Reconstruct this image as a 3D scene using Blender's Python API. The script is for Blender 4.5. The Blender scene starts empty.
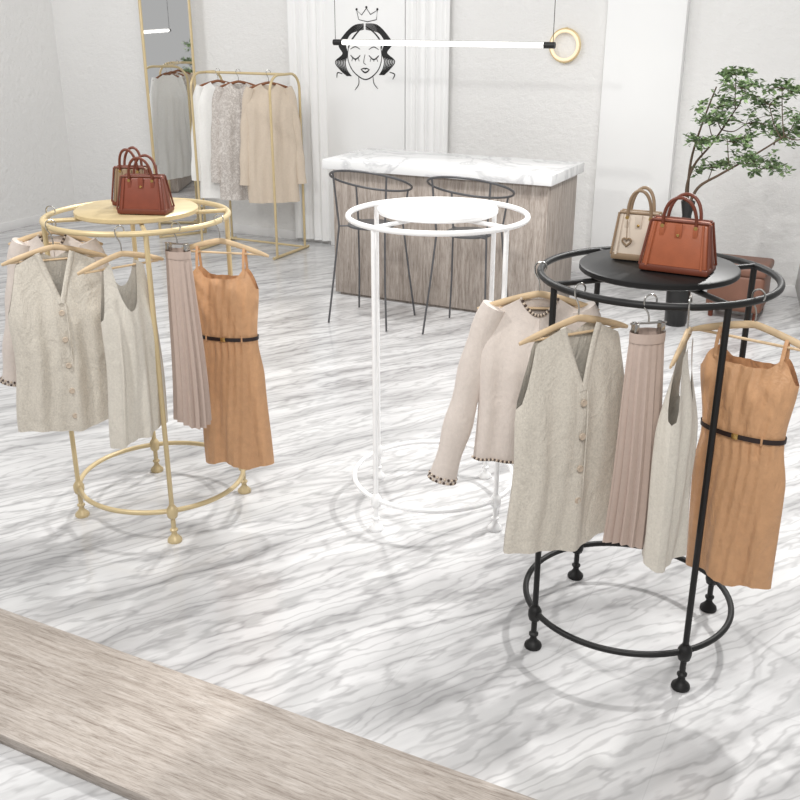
import bpy, bmesh, math, random
from mathutils import Vector, Matrix
random.seed(7)
R=math.radians
sc=bpy.context.scene
sc.view_settings.view_transform='Standard'
sc.view_settings.look='None'

def S(r,g,b):
    def c(v):
        v/=255.0
        return v/12.92 if v<=0.04045 else ((v+0.055)/1.055)**2.4
    return (c(r),c(g),c(b),1.0)

# ---------------------------------------------------------------- materials
def newmat(name):
    m=bpy.data.materials.new(name); m.use_nodes=True
    nt=m.node_tree; b=nt.nodes['Principled BSDF']
    return m,nt,b
def coords(nt,scale=(1,1,1),rot=(0,0,0)):
    tc=nt.nodes.new('ShaderNodeTexCoord'); mp=nt.nodes.new('ShaderNodeMapping')
    mp.inputs['Scale'].default_value=scale
    if any(rot):
        m0=nt.nodes.new('ShaderNodeMapping'); m0.inputs['Rotation'].default_value=rot
        nt.links.new(tc.outputs['Object'],m0.inputs['Vector']); nt.links.new(m0.outputs['Vector'],mp.inputs['Vector'])
    else:
        nt.links.new(tc.outputs['Object'],mp.inputs['Vector'])
    return mp.outputs['Vector']
def noise(nt,vec,scale,detail=4,rough=.5,dist=0):
    n=nt.nodes.new('ShaderNodeTexNoise'); n.inputs['Scale'].default_value=scale
    n.inputs['Detail'].default_value=detail; n.inputs['Roughness'].default_value=rough
    n.inputs['Distortion'].default_value=dist
    nt.links.new(vec,n.inputs['Vector']); return n.outputs['Fac']
def ramp(nt,fac,stops):
    r=nt.nodes.new('ShaderNodeValToRGB'); e=r.color_ramp.elements
    e[0].position,e[0].color=stops[0]; e[1].position,e[1].color=stops[-1]
    for p,c in stops[1:-1]:
        x=e.new(p); x.color=c
    nt.links.new(fac,r.inputs['Fac']); return r.outputs['Color']
def mixc(nt,a,b,fac=1.0,mode='MULTIPLY'):
    m=nt.nodes.new('ShaderNodeMix'); m.data_type='RGBA'; m.blend_type=mode
    if isinstance(fac,(int,float)): m.inputs[0].default_value=fac
    else: nt.links.new(fac,m.inputs[0])
    nt.links.new(a,m.inputs[6]); nt.links.new(b,m.inputs[7]); return m.outputs[2]
def bump(nt,b,h,strength,dist=.01):
    n=nt.nodes.new('ShaderNodeBump'); n.inputs['Strength'].default_value=strength
    n.inputs['Distance'].default_value=dist
    nt.links.new(h,n.inputs['Height']); nt.links.new(n.outputs['Normal'],b.inputs['Normal'])
def plain(name,col,rough=.5,metal=0,var=.06,nscale=30,bs=0,bscale=200,coat=0,emit=None):
    m,nt,b=newmat(name)
    v=coords(nt)
    f=noise(nt,v,nscale,3)
    lo=tuple(c*(1-var) for c in col[:3])+(1,); hi=tuple(min(1,c*(1+var)) for c in col[:3])+(1,)
    nt.links.new(ramp(nt,f,[(.3,lo),(.7,hi)]),b.inputs['Base Color'])
    b.inputs['Roughness'].default_value=rough; b.inputs['Metallic'].default_value=metal
    if coat: b.inputs['Coat Weight'].default_value=coat
    if bs: bump(nt,b,noise(nt,v,bscale,3),bs,.004)
    if emit:
        b.inputs['Emission Color'].default_value=emit[0]; b.inputs['Emission Strength'].default_value=emit[1]
    return m
def fabric(name,col,var=.08,bs=.35,rough=.85,sheen=.1,nscale=60,cr=14):
    m,nt,b=newmat(name); v=coords(nt)
    f=noise(nt,v,nscale,4,.7)
    lo=tuple(c*(1-var) for c in col[:3])+(1,); hi=tuple(min(1,c*(1+var)) for c in col[:3])+(1,)
    nt.links.new(ramp(nt,f,[(.3,lo),(.7,hi)]),b.inputs['Base Color'])
    b.inputs['Roughness'].default_value=rough
    b.inputs['Sheen Weight'].default_value=sheen
    a=noise(nt,coords(nt,(1,1,.45)),cr,4,.6,.8)
    c=noise(nt,v,260,2)
    mx=nt.nodes.new('ShaderNodeMath'); mx.operation='MULTIPLY_ADD'; mx.inputs[1].default_value=.12
    nt.links.new(c,mx.inputs[0]); nt.links.new(a,mx.inputs[2])
    bump(nt,b,mx.outputs[0],bs,.03)
    return m

M={}
M['gold']=plain('champagne_gold_paint',S(208,188,146),.38,.15,.03)
M['white']=plain('white_powder_coat',S(250,250,250),.35,0,.02)
M['black']=plain('black_powder_coat',S(15,14,14),.5,0,.1)
M['iron']=plain('dark_iron_wire',S(92,92,94),.38,.35,.1)
M['wood_h']=plain('hanger_wood',S(208,182,146),.5,0,.12,14)
M['wood_d']=plain('dark_hanger_wood',S(128,78,44),.45,0,.15,14)
M['steel']=plain('hook_steel',S(190,188,184),.25,1,.03)
M['brass']=plain('brass_hardware',S(212,176,110),.25,1,.03)
M['vest']=fabric('oat_knit',S(207,200,188),.14,.5,.9,.1,140)
M['jacket']=fabric('blush_beige_wool',S(216,205,197),.05,.3)
M['cami']=fabric('light_oat_linen',S(210,204,193),.08,.4,.9,.1,120)
M['skirt']=fabric('mauve_pleats',S(186,167,156),.04,.1,.7)
M['dress']=fabric('caramel_satin',S(203,156,115),.07,.42,.5,.1,30,18)
M['belt']=plain('dark_belt_leather',S(40,26,24),.4)
M['pearl']=plain('pearl_beads',S(200,184,166),.25)
M['bead']=plain('dark_beads',S(70,54,46),.3)
M['blouse_w']=fabric('white_cotton',S(240,239,236),.03,.3)
M['blouse_t']=fabric('sand_cotton',S(208,193,175),.04,.3)
M['logo']=plain('black_vinyl',S(22,22,22),.6)
M['tan_lea']=plain('russet_leather',S(158,86,54),.42,0,.08,25,.15,260,.1)
M['tan_dk']=plain('dark_russet_leather',S(106,52,34),.45,0,.08,25,.15,260)
M['brn_lea']=plain('cognac_leather',S(124,62,44),.42,0,.08,25,.15,260,.1)
M['cream']=plain('taupe_leather',S(206,192,176),.45,0,.04,25,.15,260)
M['olive']=plain('umber_leather',S(140,118,94),.45,0,.05,25,.15,260)
M['seatlea']=plain('brown_saddle_leather',S(126,88,72),.5,0,.1,8,.15,160)
M['leaf']=plain('leaf_green',S(120,142,98),.6,0,.3,9)
M['leaf2']=plain('leaf_green_dark',S(90,112,76),.6,0,.3,9)
M['bark']=plain('bark',S(84,68,54),.8,0,.2,30)
M['vase']=plain('black_ceramic',S(28,28,28),.35,0,.05)
M['greycer']=plain('grey_ceramic',S(160,160,158),.4,0,.06)
M['tube']=plain('lamp_tube',S(255,252,245),.4,0,0,emit=((1,.98,.95,1),1.6))
M['ringled']=plain('ring_led',S(250,228,190),.4,0,0,emit=((1,.86,.64,1),.3))
m,nt,b=newmat('mirror_glass'); b.inputs['Base Color'].default_value=(.93,.935,.935,1); b.inputs['Metallic'].default_value=1; b.inputs['Roughness'].default_value=.02
M['mirror']=m
m,nt,b=newmat('printed_cotton'); v=coords(nt)
nt.links.new(ramp(nt,noise(nt,v,26,5,.7,1.2),[(.42,S(208,202,196)),(.5,S(174,165,158)),(.56,S(216,210,204))]),b.inputs['Base Color']); b.inputs['Roughness'].default_value=.85
M['print']=m
def plaster(name,col,bs,sc_=9):
    m,nt,b=newmat(name); v=coords(nt)
    lo=tuple(c*.97 for c in col[:3])+(1,)
    nt.links.new(ramp(nt,noise(nt,v,1.2,3),[(.3,lo),(.7,col)]),b.inputs['Base Color'])
    b.inputs['Roughness'].default_value=.75
    if bs: bump(nt,b,noise(nt,v,sc_,8,.72),bs,.03)
    return m
M['plaster']=plaster('textured_plaster',S(237,236,234),.6,14)
M['smooth']=plaster('smooth_white_panel',S(242,242,241),0)
M['trim']=plaster('trim_white',S(236,235,234),0)
# marble floor
m,nt,b=newmat('marble_floor')
FR=R(32)
v=coords(nt,(1.0,.28,1),(0,0,FR))
def wave(scale,dist,det,ds,dr):
    w=nt.nodes.new('ShaderNodeTexWave'); w.wave_type='BANDS'; w.bands_direction='X'
    w.inputs['Scale'].default_value=scale; w.inputs['Distortion'].default_value=dist; w.inputs['Detail'].default_value=det
    w.inputs['Detail Scale'].default_value=ds; w.inputs['Detail Roughness'].default_value=dr
    nt.links.new(v,w.inputs['Vector']); return w.outputs['Fac']
one=(1,1,1,1)
def g_(x): return (x,x*.996,x*.998,1)
c1=ramp(nt,wave(.7,14,4.5,1.0,.6),[(0,g_(.78)),(.16,g_(.89)),(.5,g_(.98)),(1,one)])
c2=ramp(nt,wave(2.0,20,5,.9,.6),[(0,g_(.68)),(.08,g_(.84)),(.28,g_(.96)),(1,one)])
c4=ramp(nt,wave(4.8,28,4.5,.85,.58),[(0,g_(.76)),(.18,g_(.92)),(.45,one),(1,one)])
stk=ramp(nt,noise(nt,coords(nt,(10,.8,1),(0,0,FR)),1.5,7,.65,.5),[(.3,g_(.85)),(.5,g_(.96)),(.7,one)])
c3=ramp(nt,noise(nt,v,1.2,5,.55,.8),[(.3,(.62,.62,.622,1)),(.5,(.71,.71,.71,1)),(.68,(.77,.77,.768,1))])
msk=ramp(nt,noise(nt,v,1.1,3,.5,.3),[(.36,(.4,.4,.4,1)),(.58,(1,1,1,1))])
cc=mixc(nt,c3,c1,1.0); cc=mixc(nt,cc,c2,msk); cc=mixc(nt,cc,c4,.9); cc=mixc(nt,cc,stk,.9)
br=nt.nodes.new('ShaderNodeTexBrick'); vv=coords(nt,(1,1,1))
nt.links.new(vv,br.inputs['Vector']); br.inputs['Scale'].default_value=1
br.inputs['Color1'].default_value=(1,1,1,1); br.inputs['Color2'].default_value=(.985,.985,.985,1); br.inputs['Mortar'].default_value=(.9,.9,.9,1)
br.inputs['Mortar Size'].default_value=.0015; br.inputs['Brick Width'].default_value=.9; br.inputs['Row Height'].default_value=1.8
cc=mixc(nt,cc,br.outputs['Color'],1.0)
nt.links.new(cc,b.inputs['Base Color']); b.inputs['Roughness'].default_value=.14; b.inputs['Specular IOR Level'].default_value=.5
M['floor']=m
m,nt,b=newmat('white_marble'); v=coords(nt)
f=noise(nt,v,1.5,6,.55,1.4)
nt.links.new(ramp(nt,f,[(.45,(.8,.8,.8,1)),(.495,(.60,.60,.61,1)),(.52,(.8,.8,.8,1)),(1,(.82,.82,.82,1))]),b.inputs['Base Color']); b.inputs['Roughness'].default_value=.25
M['marble']=m
def woodmat(name,scale,c_lo,c_mid,c_hi,rough=.5,fine=.9):
    m,nt,b=newmat(name); v=coords(nt,scale)
    f=noise(nt,v,3.0,10,.74,1.6)
    g=noise(nt,coords(nt,tuple(s*4 for s in scale)),6,6,.7)
    a=ramp(nt,f,[(.32,c_lo),(.5,c_mid),(.68,c_hi)])
    c=ramp(nt,g,[(.36,(.66,.64,.62,1)),(.52,(1,1,1,1))])
    nt.links.new(mixc(nt,a,c,fine),b.inputs['Base Color']); b.inputs['Roughness'].default_value=rough
    bump(nt,b,f,.2,.01)
    return m
M['oak']=woodmat('grey_oak_plank',(.8,10,10),S(146,134,124),S(184,174,165),S(206,198,191))
M['oak_v']=woodmat('grey_oak_counter',(7,7,.6),S(132,120,111),S(166,155,146),S(190,180,172))

# ---------------------------------------------------------------- mesh builder
class MB:
    def __init__(s): s.v=[]; s.f=[]; s.m=[]; s.mats=[]
    def mi(s,k):
        if k not in s.mats: s.mats.append(k)
        return s.mats.index(k)
    def add(s,vs,fs,k,mat=None):
        o=len(s.v); i=s.mi(k)
        s.v+= [tuple((mat@Vector(p)) if mat else p) for p in vs]
        s.f+= [tuple(a+o for a in f) for f in fs]; s.m+=[i]*len(fs)
    def tube(s,pts,r,k,n=10,closed=False,ref=(0,1,0),mat=None,cap=True):
        P=[Vector(p) for p in pts]; N=len(P)
        T=[]
        for i in range(N):
            a=P[(i-1)%N] if (closed or i>0) else P[i]; c=P[(i+1)%N] if (closed or i<N-1) else P[i]
            t=c-a; T.append(t.normalized() if t.length>1e-9 else Vector((0,0,1)))
        rf=Vector(ref)
        if abs(T[0].dot(rf.normalized()))>.95: rf=Vector((1,0,0)) if abs(T[0].x)<.9 else Vector((0,0,1))
        n1=T[0].cross(rf).normalized(); vs=[]
        for i in range(N):
            if i>0:
                n1=(n1-T[i]*n1.dot(T[i])).normalized()
            n2=T[i].cross(n1)
            rr=r[i] if isinstance(r,list) else r
            ra,rb=rr if isinstance(rr,tuple) else (rr,rr)
            for j in range(n):
                a=2*math.pi*j/n
                vs.append(tuple(P[i]+n1*math.cos(a)*ra+n2*math.sin(a)*rb))
        fs=[]
        for i in range(N if closed else N-1):
            for j in range(n):
                a=i*n+j; b_=i*n+(j+1)%n; c=((i+1)%N)*n+(j+1)%n; d=((i+1)%N)*n+j
                fs.append((a,b_,c,d))
        if not closed and cap:
            fs.append(tuple(range(n))[::-1]); fs.append(tuple((N-1)*n+j for j in range(n)))
        s.add(vs,fs,k,mat)
    def ring(s,c,R_,r,k,nn=72,n=10):
        s.tube([(c[0]+R_*math.cos(2*math.pi*i/nn),c[1]+R_*math.sin(2*math.pi*i/nn),c[2]) for i in range(nn)],r,k,n,True,ref=(0,0,1))
    def lathe(s,prof,c,k,n=24,mat=None):
        vs=[];fs=[]
        for (r,z) in prof:
            for j in range(n):
                a=2*math.pi*j/n; vs.append((c[0]+r*math.cos(a),c[1]+r*math.sin(a),c[2]+z))
        for i in range(len(prof)-1):
            for j in range(n):
                fs.append((i*n+j,i*n+(j+1)%n,(i+1)*n+(j+1)%n,(i+1)*n+j))
        fs.append(tuple(range(n))[::-1]); fs.append(tuple((len(prof)-1)*n+j for j in range(n)))
        s.add(vs,fs,k,mat)
    def sphere(s,c,r,k,n=8,mat=None,sq=1):
        prof=[(max(1e-4,r*math.sin(math.pi*i/n)),-r*sq*math.cos(math.pi*i/n)) for i in range(n+1)]
        s.lathe(prof,c,k,n+2,mat)
    def box(s,c,size,k,bev=0,top=(1,1),mat=None,seg=2):
        bm=bmesh.new(); bmesh.ops.create_cube(bm,size=1)
        for v in bm.verts:
            t=top if v.co.z>0 else (1,1)
            v.co=Vector((v.co.x*size[0]*t[0]+c[0],v.co.y*size[1]*t[1]+c[1],v.co.z*size[2]+c[2]))
        if bev: bmesh.ops.bevel(bm,geom=bm.edges[:],offset=bev,segments=seg,affect='EDGES',profile=.5)
        bm.verts.index_update()
        s.add([tuple(v.co) for v in bm.verts],[tuple(v.index for v in f.verts) for f in bm.faces],k,mat); bm.free()
    def grid(s,fn,ni,nj,k,mat=None,wrap=False):
        vs=[fn(i/ni,j/nj) for i in range(ni+1) for j in range(nj+1)]
        fs=[(i*(nj+1)+j,(i+1)*(nj+1)+j,(i+1)*(nj+1)+j+1,i*(nj+1)+j+1) for i in range(ni) for j in range(nj)]
        s.add(vs,fs,k,mat)
    def build(s,name,loc=(0,0,0),rz=0,ang=42,solid=0):
        me=bpy.data.meshes.new(name); me.from_pydata(s.v,[],s.f)
        for k in s.mats: me.materials.append(M[k])
        for p,i in zip(me.polygons,s.m): p.material_index=i
        bm=bmesh.new(); bm.from_mesh(me); bmesh.ops.recalc_face_normals(bm,faces=bm.faces[:]); bm.to_mesh(me); bm.free()
        me.polygons.foreach_set('use_smooth',[True]*len(me.polygons))
        me.set_sharp_from_angle(angle=R(ang)); me.update()
        o=bpy.data.objects.new(name,me); sc.collection.objects.link(o)
        o.location=loc; o.rotation_euler=(0,0,rz)
        return o

# ---------------------------------------------------------------- room frame
ROT=R(-27); O=Vector((-1.0,9.78,0))
du=Vector((math.cos(ROT),math.sin(ROT),0)); dw=Vector((math.sin(ROT),-math.cos(ROT),0))
def rm(u,w,z=0): return O+du*u+dw*w+Vector((0,0,z))
def room_build(mb,name,u=0,w=0,z=0,**kw):
    p=rm(u,w,z); return mb.build(name,tuple(p),ROT,**kw)

f=MB(); f.box((3,-5,-.05),(12,10.4,.1),'floor'); room_build(f,'floor')
UL=-3.0
w=MB(); w.box((3.0,.06,1.6),(12,.12,3.2),'plaster'); room_build(w,'wall_back')
w=MB(); w.box((UL-.06,-5,1.6),(.12,10.4,3.2),'plaster'); room_build(w,'wall_left')
p=MB(); p.box((.795,-.03,1.6),(.81,.06,3.2),'smooth',.006); room_build(p,'wall_panel')
def curtain(name,a,b_,ph):
    c=MB()
    def fn(i,j):
        x=a+(b_-a)*i; q=2*math.pi*(x-a)/.105+ph
        return (x,-.045-.014*math.sin(q+.5*math.sin(q*.37+ph))-.004*math.sin(2.3*q+j*2),.03+3.15*(1-j))
    c.grid(fn,110,12,'smooth')
    c.tube([(a,-.045,3.18),(b_,-.045,3.18)],.012,'trim',8)
    room_build(c,name,ang=70)
curtain('white_curtain',-.02,.385,.4); curtain('white_curtain.001',1.205,1.63,1.5)
p=MB(); p.box((3.32,-.05,1.6),(.62,.10,3.2),'smooth',.006); room_build(p,'wall_pilaster')
for i,(a,b_) in enumerate(((UL,-.03),(1.64,3.005),(3.635,8.9))):
    t=MB(); t.box(((a+b_)/2,-.008,.045),(b_-a,.016,.09),'trim',.003); room_build(t,'baseboard_back' if i==0 else 'baseboard_back.%03d'%i)
t=MB(); t.box((UL+.008,-5,.045),(.016,9.9,.09),'trim',.003); room_build(t,'baseboard_left')

p=MB(); p.box((3,-6.39,.02),(11.9,.5,.04),'oak',.004); room_build(p,'oak_plank_step')

# ---------------------------------------------------------------- counter
c=MB()
c.box((2.23,-1.27,.51),(1.76,.66,.98),'oak_v',.004)
c.box((2.23,-1.27,.03),(1.70,.6,.06),'oak_v')
c.box((2.215,-1.27,1.04),(1.86,.76,.075),'marble',.006)
room_build(c,'bar_counter')

# ---------------------------------------------------------------- bar stools
def stool(name,u,w_):
    s=MB()
    def loop(t):
        a=2*math.pi*t
        return (.305*math.cos(a),.23*math.sin(a),1.02-.10*math.sin(a))
    s.tube([loop(i/48) for i in range(48)],.0085,'iron',8,True,ref=(0,0,1))
    s.lathe([(.16,.70),(.17,.705),(.17,.715),(.155,.722),(.001,.724)],(0,0,0),'iron',32)
    for sx in (-1,1):
        for sy in (-1,1):
            a=math.atan2(sy*.16/.23,sx*.2/.295)
            top=(.305*math.cos(a),.23*math.sin(a),1.02-.10*math.sin(a))
            s.tube([top,(sx*.185,sy*.14,.71),(sx*.21,sy*.19,.34),(sx*.24,sy*.23,.006)],.0075,'iron',8)
            s.tube([(sx*.185,sy*.14,.71),(sx*.12,sy*.1,.71)],.006,'iron',8)
    room_build(s,name,u,w_)
stool('bar_stool',1.96,2.10); stool('bar_stool.001',2.70,2.04)

# ---------------------------------------------------------------- pendant tube lamp
p=MB(); L=1.80
p.tube([(-L/2+.07,0,0),(L/2-.07,0,0)],.018,'tube',12)
p.box((0,0,.021),(L-.14,.010,.005),'greycer')
for sx in (-1,1):
    p.tube([(sx*(L/2-.08),0,0),(sx*L/2,0,0)],.022,'black',12)
    p.tube([(sx*(L/2-.015),0,0),(sx*(L/2-.015),0,1.22)],.0025,'black',6)
    p.lathe([(.04,0),(.04,.02),(.01,.03)],(sx*(L/2-.015),0,1.2),'black',16)
p.tube([(-L/2,0,1.225),(L/2,0,1.225)],.012,'black',8)
room_build(p,'pendant_tube_lamp',2.08,1.25,1.915)
p=MB(); n=48
p.tube([(.112*math.cos(2*math.pi*i/n),-.05,.112*math.sin(2*math.pi*i/n)) for i in range(n)],(.013),'ringled',10,True)
p.tube([(.130*math.cos(2*math.pi*i/n),-.04,.130*math.sin(2*math.pi*i/n)) for i in range(n)],(.007),'gold',8,True)
p.tube([(0,0,-.130),(0,-.04,-.130)],.01,'gold',8); p.tube([(0,0,.130),(0,-.04,.130)],.01,'gold',8)
room_build(p,'ring_wall_lamp',2.66,0,1.88)

# ---------------------------------------------------------------- wall logo
def logo():
    g=MB(); kx=.0100; kz=.0086
    def st(pts,r=.006,sm=True):
        P=[((x-367)*kx,0,-(y-48)*kz) for x,y in pts]
        if sm and len(P)>2:
            Q=[]
            for i in range(len(P)-1):
                p0=Vector(P[max(0,i-1)]);p1=Vector(P[i]);p2=Vector(P[i+1]);p3=Vector(P[min(len(P)-1,i+2)])
                for k in range(6):
                    t=k/6; Q.append(tuple(.5*((2*p1)+(p2-p0)*t+(2*p0-5*p1+4*p2-p3)*t*t+(3*p1-p0-3*p2+p3)*t**3)))
            Q.append(P[-1]); P=Q
        g.tube(P,[( (r*(.5+.5*math.sin(math.pi*(i+.5)/len(P)))),.002) for i in range(len(P))],'logo',8)
    st([(350,44),(349,56),(353,67),(360,74),(367,77),(374,74),(381,66),(384,55),(383,44)],.005)
    for k in range(7):
        d=k*1.9
        st([(366,22+k*.9),(356-d*.2,24+d*.6),(346+d*.2,33+d*.4),(340+d*.6,43),(344+d*.4,52),(336+d*.9,60),(341+d*.6,68),(348+d*.4,74)],.0055)
        st([(368,22+k*.9),(379+d*.1,23+d*.6),(388-d*.2,31+d*.4),(394-d*.6,41),(389-d*.4,50),(397-d*.9,58),(392-d*.6,66),(386-d*.4,72)],.0055)
    st([(366,24),(358,32),(352,40),(350,46)],.007); st([(368,24),(377,31),(383,39),(384,46)],.007)
    st([(343,72),(338,71),(337,76)],.005); st([(392,69),(397,71),(395,76)],.005)
    for x in (357,376):
        st([(x-5,53),(x,57),(x+5,53)],.006); st([(x-5,47),(x,44.5),(x+5,47)],.004)
        for q in (-3,0,3): st([(x+q,56),(x+q*1.3,59)],.003,False)
    st([(367,52),(365.5,60),(368,62)],.003)
    st([(362.5,67),(366,65.8),(367,66.5),(368,65.8),(371.5,67)],.006); st([(363,67.6),(367,70),(371,67.6)],.007)
    st([(360,75),(360,82),(356,88)],.004); st([(375,74),(376,81),(380,86)],.004)
    st([(361,18),(359,9),(364,13.5),(369,7),(373,13),(380,9),(379,18),(370,20),(361,18)],.0045,False)
    for x,y in ((359,8),(369,6),(380,8)): g.sphere(((x-367)*kx,0,-(y-48)*kz),.010,'logo',8)
    room_build(g,'wall_logo_girl_portrait',.80,.0625,1.815)
logo()

# ---------------------------------------------------------------- standing mirror
mm=MB(); W=.48; Hm=2.45
mm.box((0,.012,Hm/2+.01),(W-.02,.012,Hm-.03),'mirror')
mm.box((0,.024,Hm/2+.01),(W-.02,.01,Hm-.03),'white')
for sx in (-1,1): mm.box((sx*W/2,.012,Hm/2),(.022,.035,Hm),'gold',.004)
for z in (.011,Hm-.011): mm.box((0,.012,z),(W,.035,.022),'gold',.004)
p=rm(-1.19,.36)
nrm=du*math.cos(R(31.5))+dw*math.sin(R(31.5))
mm.build('standing_mirror',tuple(p),math.atan2(nrm.x,-nrm.y))

# ---------------------------------------------------------------- rear garment rail
g=MB(); H=1.62
def roundloop(u):
    hw=.24; r=.14; P=[(u,-hw,.03)]
    for i in range(9):
        a=math.pi-i/8*math.pi/2; P.append((u,-hw+r+r*math.cos(a),H-r+r*math.sin(a)))
    for i in range(9):
        a=math.pi/2-i/8*math.pi/2; P.append((u,hw-r+r*math.cos(a),H-r+r*math.sin(a)))
    P.append((u,hw,.03)); return P
RL=.43
for u in (-RL,RL):
    g.tube(roundloop(u),.012,'gold',10,ref=(1,0,0))
    g.tube([(u,-.3,.016),(u,.3,.016)],.014,'gold',10)
g.tube([(-RL,0,H),(RL,0,H)],.012,'gold',10)
g.tube([(-RL,.2,.03),(RL,.2,.03)],.011,'gold',10)
room_build(g,'garment_rail',-.18,.556)

# ---------------------------------------------------------------- circular racks
HT=1.34; RR=.37
FOOT=[(.030,0),(.032,.006),(.030,.014),(.020,.024),(.013,.034),(.011,.045),(.017,.052),(.017,.058),(.010,.064),(.009,.085)]
def rack(name,cx,cy,k,ang):
    r=MB()
    r.ring((0,0,HT),RR+.004,.0115,k,96,12)
    r.ring((0,0,.145),RR-.004,.0110,k,96,12)
    r.lathe([(.246,.012),(.251,.016),(.251,.030),(.246,.034),(.001,.034)],(0,0,HT),k,64)
    for i in range(4):
        a=ang+i*math.pi/2; x,y=math.cos(a),math.sin(a); X,Y=RR*x,RR*y
        r.tube([(X,Y,.07),(X,Y,HT)],.0105,k,12)
        r.lathe(FOOT,(X,Y,0),k,24)
        r.lathe([(.012,-.035),(.02,-.028),(.024,-.012),(.024,.008),(.018,.02),(.013,.026),(.012,.03)],(X,Y,.145),k,20)
        r.tube([(X,Y,HT),(.1*x,.1*y,HT)],.009,k,10)
    r.lathe([(.03,-.01),(.03,.014)],(0,0,HT),k,24)
    r.build(name,(cx,cy,0),ang*0)
CG=Vector((-1.092,4.07,0)); CB=Vector((.829,3.079,0)); CW=Vector((.157,4.085,0))
rack('round_clothes_rack',CG.x,CG.y,'gold',R(18.8))
rack('round_clothes_rack.001',CW.x,CW.y,'white',R(45))
rack('round_clothes_rack.002',CB.x,CB.y,'black',R(18.8))

# ---------------------------------------------------------------- hangers & garments
cnt={}
def nm(base):
    k=cnt.get(base,0); cnt[base]=k+1
    return base if k==0 else '%s.%03d'%(base,k)
def hanger(loc,rz,k='wood_h',bar=True,hw=.2):
    h=MB()
    P=[]
    for i in range(13):
        a=R(-40)+i/12*R(220); P.append((.019*math.cos(a),0,.006+.019*math.sin(a)))
    P+= [(-.017,0,-.012),(-.004,0,-.034),(0,0,-.05),(0,0,-.085)]
    h.tube(P,.0028,'steel',8)
    Q=[];rad=[]
    for i in range(25):
        s=-1+2*i/24; x=s*hw; z=-.082-.058*abs(s)**1.25*(hw/.2)
        Q.append((x,.012*abs(s)**2,z)); e=1-abs(s)**6*.5
        rad.append((.0115*e,.0065*e))
    h.tube(Q,rad,k,10)
    if bar: h.tube([(-hw*.86,.009,-.134),(hw*.86,.009,-.134)],.0045,k,8)
    return h.build(nm('wooden_coat_hanger'),loc,rz)
def ss(a,b_,x):
    t=min(1,max(0,(x-a)/(b_-a))); return t*t*(3-2*t)
def body(mb,top,bot,hw,thk,k,side,amp=.012,freq=7,ph=0,ns=56,nv=44,skew=0):
    def fn(i,j):
        s=-1+2*i; zt=top(s); zb=bot(s); z=zt+(zb-zt)*j
        h=hw(z); t=thk(z)
        e=math.sqrt(max(0,1-s*s))
        g=ss(.1,.6,-z)
        fo=amp*g*(math.sin(freq*s*1.9+ph+z*3)+.6*math.sin(freq*s*3.7+ph*2-z*4))*(.25+.75*e)
        fo+=.004*math.sin(11*z+5*s+ph)*e
        return (s*h+skew*(-z)+.006*math.sin(9*z+ph)*g,-side*(t*e)+fo,z)
    mb.grid(fn,ns,nv,k)
def vest(loc,rz,zs=1,ph=0):
    v=MB()
    hw=lambda z: .178+.03*ss(.12,.4,-z)+.018*ss(.5,.8,-z)
    thk=lambda z: .014+.045*ss(.1,.4,-z)
    def top(s,neck):
        a=abs(s)
        if a<.34: return -.098-neck*(1-a/.34)**1.0
        if a<.84: return -.098-.045*(a-.34)/.5
        return -.143-.20*ss(.84,1,a)**.8
    bot=lambda s: (-.835-.012*math.cos(s*4)+.01*s)*zs
    body(v,lambda s:top(s,.20),bot,hw,thk,'vest',1,.009,5,ph)
    body(v,lambda s:top(s,.03),bot,hw,thk,'vest',-1,.009,5,ph)
    yf=lambda z:-(thk(z)+.004)
    for sx in (-1,1):
        P=[]
        for i in range(9):
            t=i/8; z=-.1-.2*t; P.append((sx*.062*(1-t)+.004*sx,yf(z)*(.95),z))
        v.tube(P,(.011,.005),'vest',8)
    v.tube([(.014,yf(z_/100)-.002,z_/100) for z_ in range(-30,-83,-6)],(.003,.003),'vest',6)
    for i in range(5):
        z=-.335-.110*i
        mt=Matrix.Translation((-.004,yf(z)-.006,z*zs))@Matrix.Rotation(R(90),4,'X')
        v.lathe([(.010,-.004),(.012,0),(.010,.004),(.005,.003)],(0,0,0),'pearl',14,mt)
    v.build(nm('knit_vest'),loc,rz,60)
def cami(loc,rz,zs=1,ph=0,wd=1):
    v=MB()
    hw=lambda z:(.125+.012*ss(.15,.4,-z)+.012*ss(.4,.85,-z))*wd
    thk=lambda z:.012+.04*ss(.1,.4,-z)
    def top(s,neck):
        a=abs(s)
        if a<.5: return -.112-neck*(1-(a/.5)**2.2)
        if a<.78: return -.112-.02*(a-.5)/.28
        return -.132-.2*ss(.78,1,a)**.8
    bot=lambda s:(-.83+.03*s)*zs
    body(v,lambda s:top(s,.19),bot,hw,thk,'cami',1,.012,4,ph)
    body(v,lambda s:top(s,.10),bot,hw,thk,'cami',-1,.012,4,ph)
    v.build(nm('tank_blouse'),loc,rz,60)
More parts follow.
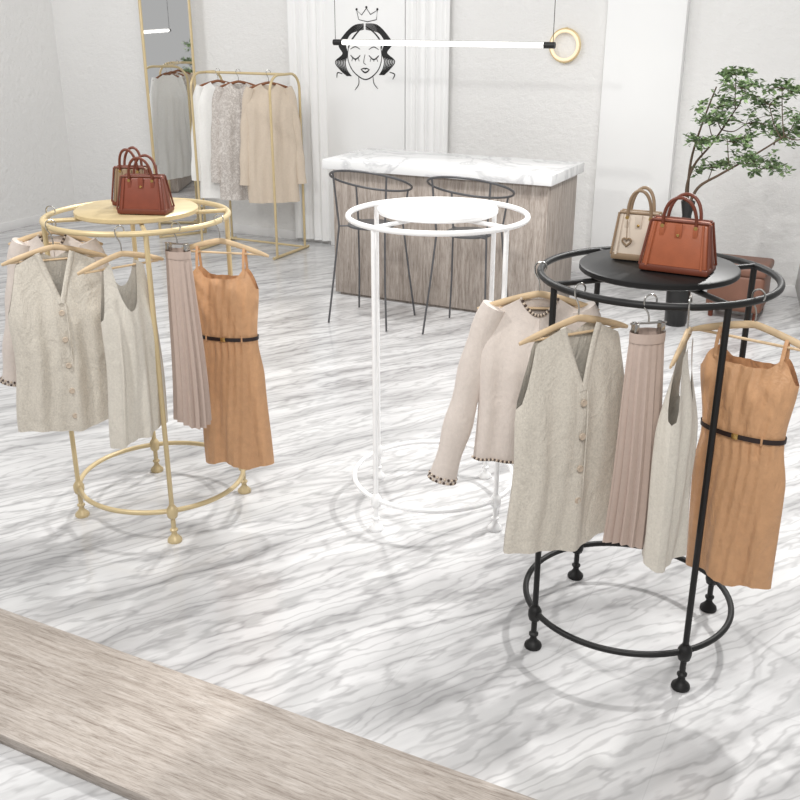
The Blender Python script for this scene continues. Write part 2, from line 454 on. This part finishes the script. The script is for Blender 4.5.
def jacket(loc,rz,k='jacket',beads=True,name='collarless_jacket',ln=.67,slv=.66,ph=0,flare=.15,wd=1):
    v=MB()
    hw=lambda z:(.165+.03*ss(.12,.3,-z)-.008*ss(.3,.45,-z)+.02*ss(.45,.7,-z))*wd
    thk=lambda z:.014+.05*ss(.1,.35,-z)
    def top(s,neck):
        a=abs(s)
        if a<.36: return -.092-neck*(1-(a/.36)**2)
        return -.092-.06*(a-.36)/.64
    bot=lambda s:-ln
    body(v,lambda s:top(s,.055),bot,hw,thk,k,1,.010,4,ph)
    body(v,lambda s:top(s,.012),bot,hw,thk,k,-1,.010,4,ph)
    for sx in (-1,1):
        P=[];rad=[]
        for i in range(18):
            t=i/17
            x=sx*(.145*wd+.085*t**.6*wd+flare*t**1.4); z=-.125-slv*t
            P.append((x,.0+.01*math.sin(t*5),z+.02*t*t))
            r=.052-.006*t+.004*math.sin(t*19+ph)
            rad.append((r*(.75+.25*ss(0,.15,t)),r*.62))
        v.tube(P,rad,k,20)
        if beads:
            e=Vector(P[-1]); tdir=(Vector(P[-1])-Vector(P[-3])).normalized(); n1=tdir.cross(Vector((0,1,0))).normalized()
            for ro in (0,1):
                for i in range(22):
                    a=2*math.pi*i/22
                    q=e-tdir*(.006+.014*ro)+n1*math.cos(a)*.049+Vector((0,1,0))*math.sin(a)*.032
                    v.sphere(tuple(q),.0050,'bead' if (i+ro)%2 else 'pearl',6)
    v.tube([(.0,-(thk(z/100)+.006),z/100) for z in range(-16,-int(ln*100),-5)],(.003,.002),k,6)
    if beads:
        for i in range(26):
            s=-.36+.72*i/25; z=top(s,.055); v.sphere((s*hw(z),-thk(z)-.006,z-.002),.0055,'bead' if i%2 else 'pearl',6)
        for i in range(60):
            s=-1+2*(i+.5)/60; e=math.sqrt(1-s*s)
            fo=.010*(math.sin(4*s*1.9+ph-ln*3)+.6*math.sin(4*s*3.7+ph*2+ln*4))*(.25+.75*e)
            v.sphere((s*hw(-ln),-thk(-ln)*e+fo-.006,-ln+.006),.0052,'bead' if i%2 else 'pearl',6)
    v.build(nm(name),loc,rz,60)
def skirt(loc,rz,zs=1,w0=.055,w1=.085,ph=0):
    v=MB()
    N=15
    def fn(i,j):
        a=2*math.pi*i; z=(-.10-.71*j)*zs
        w_=w0+(w1-w0)*j**.8; saw=((N*i)%1.0)
        rr=1+ (.05+.26*j**.7)*(abs(saw*2-1)-.5)
        return (w_*rr*math.cos(a)+.012*math.sin(3*j+ph)*j,w_*.62*rr*math.sin(a),z+.012*math.sin(a*2+ph)*j)
    v.grid(fn,N*8,26,'skirt')
    def band(i,j):
        a=2*math.pi*i; return ((w0+.004)*math.cos(a),(w0*.62+.004)*math.sin(a),-.085-.03*j)
    v.grid(band,40,2,'skirt')
    v.build(nm('pleated_skirt'),loc,rz,35)
    h=MB()
    P=[(.019*math.cos(R(-40)+i/12*R(220)),0,.006+.019*math.sin(R(-40)+i/12*R(220))) for i in range(13)]+[(-.017,0,-.012),(-.004,0,-.03),(0,0,-.045),(0,0,-.06)]
    h.tube(P,.0028,'steel',8); h.tube([(-.055,0,-.06),(.055,0,-.06)],.0035,'steel',8)
    for sx in (-1,1): h.box((sx*.04,0,-.075),(.014,.03,.035),'steel',.003)
    h.build(nm('clip_hanger'),loc,rz)
def dress(loc,rz,zs=1,ph=0,dx=0,hem=.012):
    v=MB(); zb=-.44
    hw=lambda z:(.152-.022*ss(.24,.44,-z/zs)+.018*ss(.46,.60,-z/zs)+hem*ss(.6,.97,-z/zs))
    thk=lambda z:.02+.032*ss(.14,.3,-z/zs)
    def top(s):
        a=abs(s); return (-.200-.012*(1-a*a)-.05*ss(.78,1,a)+.03*math.exp(-((a-.66)/.14)**2))*zs
    def fn_mk(side):
        def fn(i,j):
            s=-1+2*i; zt=top(s); zz0=-.97*zs-.01*math.sin(5*s+ph); z=zt+(zz0-zt)*j; e=math.sqrt(max(0,1-s*s))
            zz=-z/zs; g=ss(.46,.9,zz); b_=(1-ss(.40,.46,zz))
            fo=.008*g*(math.sin(7*s+ph+z*2)+.6*math.sin(13*s+ph*2))*(.3+.7*e)
            fo+=.0035*b_*math.sin(14*s+19*z+ph)*e+.002*math.sin(31*s-23*z)*e
            fo+=.004*math.exp(-((zz-.47)/.03)**2)*math.sin(28*s)*e
            return (s*hw(z)+dx*max(0,zz-.2),-side*thk(z)*e+fo,z)
        return fn
    v.grid(fn_mk(1),72,60,'dress'); v.grid(fn_mk(-1),72,60,'dress')
    dxb=dx*(-zb-.2)
    def belt(i,j):
        a=2*math.pi*i; z=zb*zs+.008-.016*j
        return (dxb+(hw(z)+.004)*math.cos(a),(thk(z)+.008)*math.sin(a),z)
    v.grid(belt,48,1,'belt')
    v.box((dxb,-(thk(zb*zs)+.010),zb*zs),(.02,.006,.018),'brass',.002)
    for q in (-.6,.6):
        v.box((dxb+hw(zb*zs)*q,-(thk(zb*zs)+.008)*math.sqrt(1-q*q),zb*zs),(.006,.008,.026),'dress',.001)
    for sx in (-1,1):
        x=.66*sx*hw(-.18)
        for sy in (-1,1):
            v.tube([(x*1.0,0,-.105*1),(x*1.0,sy*.012,-.13),(x,sy*.02,-.165*zs),(x*.98,sy*(thk(-.2*zs)*.8),-.21*zs)],(.006,.002),'dress',8)
    v.build(nm('camisole_dress'),loc,rz,60)

def ringpt(C,a,ox=0,oy=0): return (C.x+(RR+.004)*math.cos(R(a))+ox,C.y+(RR+.004)*math.sin(R(a))+oy,HT+.008)
# gold rack
l=ringpt(CG,174); hanger(l,R(0)); jacket(l,R(0),ph=.4,flare=.05,wd=.95)
l=ringpt(CG,223); hanger(l,R(22)); vest(l,R(22))
l=ringpt(CG,274); hanger(l,R(42),hw=.18); cami(l,R(42),1,0,.85)
l=ringpt(CG,307); skirt(l,R(-20),1,.05,.075)
l=ringpt(CG,340,.012,-.012); hanger(l,R(-12)); dress(l,R(-12),1.1,0,.03)
# black rack
l=ringpt(CB,174); hanger(l,R(-3)); jacket(l,R(-3),ph=1.4,flare=.08)
l=ringpt(CB,219); hanger(l,R(26)); vest(l,R(26),ph=1)
l=ringpt(CB,253); skirt(l,R(10),.96,.050,.072)
l=ringpt(CB,270); hanger(l,R(66),hw=.18); cami(l,R(66),.95,2,.85)
l=ringpt(CB,306); hanger(l,R(-40)); dress(l,R(-40),.955,1,.03,-.006)
# rear rail garments
for u,k,rz,hk in ((-.48,'blouse_w',R(6),'wood_d'),(-.25,'print',R(8),'wood_d'),(.08,'blouse_t',R(10),'wood_d')):
    l=tuple(rm(u,.556,H+.008)); hanger(l,rz,hk,False,.21); jacket(l,rz,k,False,'long_sleeve_blouse',1.15,.88,u*5,.0,1.15)

# ---------------------------------------------------------------- handbags
def bag(name,loc,rz,k,kd,w_=.23,h=.165,d=.115,charm=False):
    b_=MB()
    b_.box((0,0,h/2+.004),(w_,d,h),k,.012,(.84,.42),seg=3)
    b_.box((0,0,.014),(w_*1.012,d*1.02,.022),kd,.006)
    for sx in (-1,1):
        b_.tube([(sx*w_*.495,0,.02),(sx*w_*.455,0,h*.55),(sx*w_*.415,0,h-.005)],(.004,d*.12),kd,8)
        b_.tube([(sx*w_*.40,-d*.5,.02),(sx*w_*.34,-d*.235,h-.002)],(.004,.003),k,6)
        b_.tube([(sx*w_*.5,-d*.48,.02),(sx*w_*.42,-d*.2,h+.002)],.004,kd,8)
        b_.tube([(sx*w_*.5,d*.48,.02),(sx*w_*.42,d*.2,h+.002)],.004,kd,8)
    b_.tube([(-w_*.41,-d*.21,h+.003),(w_*.41,-d*.21,h+.003)],.0045,kd,8)
    b_.tube([(-w_*.41,d*.21,h+.003),(w_*.41,d*.21,h+.003)],.0045,kd,8)
    for sy in (-1,1):
        P=[]
        for i in range(21):
            t=math.pi*i/20; P.append((-w_*.24*math.cos(t),sy*(d*.24+.012*math.sin(t)),h-.015+ .092*math.sin(t)**.75))
        b_.tube(P,.0055,kd,10)
        for sx in (-1,1):
            b_.box((sx*w_*.24,sy*d*.27,h-.03),(.016,.006,.04),k,.002)
            mt=Matrix.Translation((sx*w_*.24,sy*(d*.27),h-.012))@Matrix.Rotation(R(90),4,'X')
            b_.lathe([(.006,-.004),(.006,.004)],(0,0,0),'brass',14,mt)
    b_.box((0,-d*.285,h*.84),(.022,.006,.045),k,.002)
    b_.box((0,-d*.315,h*.76),(.009,.005,.009),'brass',.002)
    if charm:
        P=[]
        for i in range(24):
            t=2*math.pi*i/24; x=16*math.sin(t)**3; z=13*math.cos(t)-5*math.cos(2*t)-2*math.cos(3*t)-math.cos(4*t)
            P.append((-.03+x*.0009,-d*.46,h*.42+z*.0009))
        b_.tube(P,.003,kd,6,True)
        b_.tube([(-.03,-d*.46,h*.42+.006),(-.036,-d*.32,h-.02)],.0015,kd,6)
    for sx in (-1,1):
        for sy in (-1,1): b_.sphere((sx*w_*.4,sy*d*.35,.0035),.005,'brass',6,sq=.7)
    b_.build(name,loc,rz)
ZD=HT+.034
bag('leather_handbag',(CB.x+.035,CB.y-.085,ZD),R(-30),'tan_lea','tan_dk',.212,.155,.107)
bag('leather_handbag.001',(CB.x-.055,CB.y+.07,ZD),R(-25),'cream','olive',.155,.15,.085,True)
bag('leather_handbag.002',(CG.x+.07,CG.y-.12,ZD),R(-8),'brn_lea','tan_dk',.200,.145,.105)
bag('leather_handbag.003',(CG.x-.02,CG.y+.05,ZD),R(-10),'olive','tan_dk',.16,.155,.085)

# ---------------------------------------------------------------- potted branch plant
pl=MB(); VH=.90
pl.lathe([(.07,0),(.08,.02),(.085,.25),(.075,.5),(.055,.68),(.035,.76),(.032,.80),(.05,.90),(.045,.90),(.025,.82),(.001,.81)],(0,0,0),'vase',32)
def cr(P,n=8):
    Q=[]
    for i in range(len(P)-1):
        p0=Vector(P[max(0,i-1)]);p1=Vector(P[i]);p2=Vector(P[i+1]);p3=Vector(P[min(len(P)-1,i+2)])
        for k in range(n):
            t=k/n; Q.append(.5*((2*p1)+(p2-p0)*t+(2*p0-5*p1+4*p2-p3)*t*t+(3*p1-p0-3*p2+p3)*t**3))
    Q.append(Vector(P[-1])); return Q
def branch(P,r0,r1):
    Q=cr(P); pl.tube([tuple(q) for q in Q],[r0+(r1-r0)*i/(len(Q)-1) for i in range(len(Q))],'bark',7); return Q
def leaf(p,L_):
    a=random.uniform(0,6.28); el=random.uniform(-.7,.7)
    d=Vector((math.cos(a)*math.cos(el),math.sin(a)*math.cos(el),math.sin(el)))
    s_=d.cross(Vector((random.uniform(-.9,.9),random.uniform(-.9,.9),1))).normalized()*L_*.25
    u_=Vector((0,0,-L_*.08))
    vs=[p,p+d*L_*.4+s_,p+d*L_,p+d*L_*.4-s_,p+d*L_*.45+u_]
    pl.add([tuple(q) for q in vs],[(0,1,4),(1,2,4),(2,3,4),(3,0,4)],random.choice(['leaf','leaf','leaf2']))
z0=.86
trunks=[[(0,0,.84),(-.02,0,1.0),(.02,.02,1.15),(.12,0,1.30),(.24,-.02,1.52)],
        [(0,0,.84),(-.01,.02,1.0),(.0,.05,1.2),(.05,.08,1.42),(.12,.1,1.66)],
        [(.0,0,.84),(.05,-.04,1.0),(.18,-.08,1.10),(.36,-.1,1.22),(.56,-.1,1.36)]]
for t in trunks: branch(t,.012,.005)
cl=[(.28,.80,.18),(.13,.66,.14),(.45,.70,.16),(.64,.62,.15),(.34,.56,.19),(.54,.48,.15),(.20,.46,.14),(.03,.46,.11),(.38,.34,.15),(.15,.26,.12),(.50,.28,.12),(.22,.88,.10),(.06,.60,.10),(.52,.80,.11),(.74,.52,.13)]
for (x,z,r) in cl:
    y=random.uniform(-.16,.16); c0=Vector((x,y,z0+z))
    st=Vector(min((Vector(q) for t in trunks for q in cr(t)),key=lambda q:(q-c0+Vector((0,0,.1))).length))
    branch([st,(st*.5+c0*.5)-Vector((0,0,.03)),c0],.0045,.0025)
    for k in range(9):
        a=random.uniform(0,6.28); e=c0+Vector((math.cos(a)*r,math.sin(a)*r*.8,random.uniform(-.3,.45)*r))
        Q=branch([c0,c0*.5+e*.5+Vector((0,0,.012)),e],.0022,.001)
        for q in Q[5:]:
            leaf(q+Vector([random.uniform(-.02,.02) for _ in range(3)]),random.uniform(.035,.058))
        for _ in range(5): leaf(e+Vector([random.uniform(-.028,.028) for _ in range(3)]),random.uniform(.035,.055))
pl.build('potted_branch_plant',(2.02,6.9,0),R(-8))

# low leather stool + grey floor vase on the right
o=MB()
o.box((0,0,.20),(.40,.42,.28),'seatlea',.03,seg=3); o.box((0,0,.365),(.415,.435,.07),'seatlea',.025,seg=3)
for sx in (-1,1):
    for sy in (-1,1): o.tube([(sx*.16,sy*.16,0),(sx*.16,sy*.16,.07)],.018,'tan_dk',10)
o.build('leather_ottoman',(2.56,7.2,0),ROT)
o=MB()
o.lathe([(.13,0),(.2,.08),(.26,.25),(.25,.42),(.17,.55),(.13,.58),(.15,.61),(.135,.61),(.11,.57),(.001,.5)],(0,0,0),'greycer',40)
o.build('ceramic_floor_vase',(3.16,6.95,0))

# ---------------------------------------------------------------- lights
def area(name,loc,tgt,size,e,col=(1,1,1)):
    d=bpy.data.lights.new(name,'AREA'); d.shape='DISK'; d.size=size; d.energy=e; d.color=col
    ob=bpy.data.objects.new(name,d); sc.collection.objects.link(ob); ob.location=loc
    ob.rotation_euler=(Vector(tgt)-Vector(loc)).to_track_quat('-Z','Y').to_euler()
area('ceiling_light_1',(2.3,5.0,3.6),(.6,3.0,0),.18,105,(1,.99,.97))
area('ceiling_light_2',(-.5,6.0,3.6),(-.3,3.8,0),.2,66,(1,.99,.97))
area('ceiling_light_3',(-2.4,2.6,3.6),(-.8,4.0,0),.2,56,(1,.99,.97))
area('added_front_fill',(.2,.2,3.7),(.2,4.2,.9),1.2,88,(1,.99,.97))  # added soft fill from the camera side to lift the backlit garments, no real fixture
for i,(u,w_) in enumerate(((-1.8,3.0),(1.0,3.0),(4.2,3.0))):
    area('added_wall_fill_%d'%(i+1),tuple(rm(u,w_,3.3)),tuple(rm(u,0,1.3)),1.0,28)  # added fill lamps that brighten the back wall, not fittings of the shop
wd=bpy.data.worlds.new('world'); sc.world=wd; wd.use_nodes=True
bg=wd.node_tree.nodes['Background']; bg.inputs[0].default_value=(1,.995,.988,1); bg.inputs[1].default_value=.44

# ---------------------------------------------------------------- camera
cd=bpy.data.cameras.new('camera'); cd.sensor_width=36; cd.lens=980/800*36
cam=bpy.data.objects.new('camera',cd); sc.collection.objects.link(cam)
cam.location=(0,0,2.12); cam.rotation_euler=(R(90-21.5),0,0); cd.clip_start=.05
sc.camera=cam
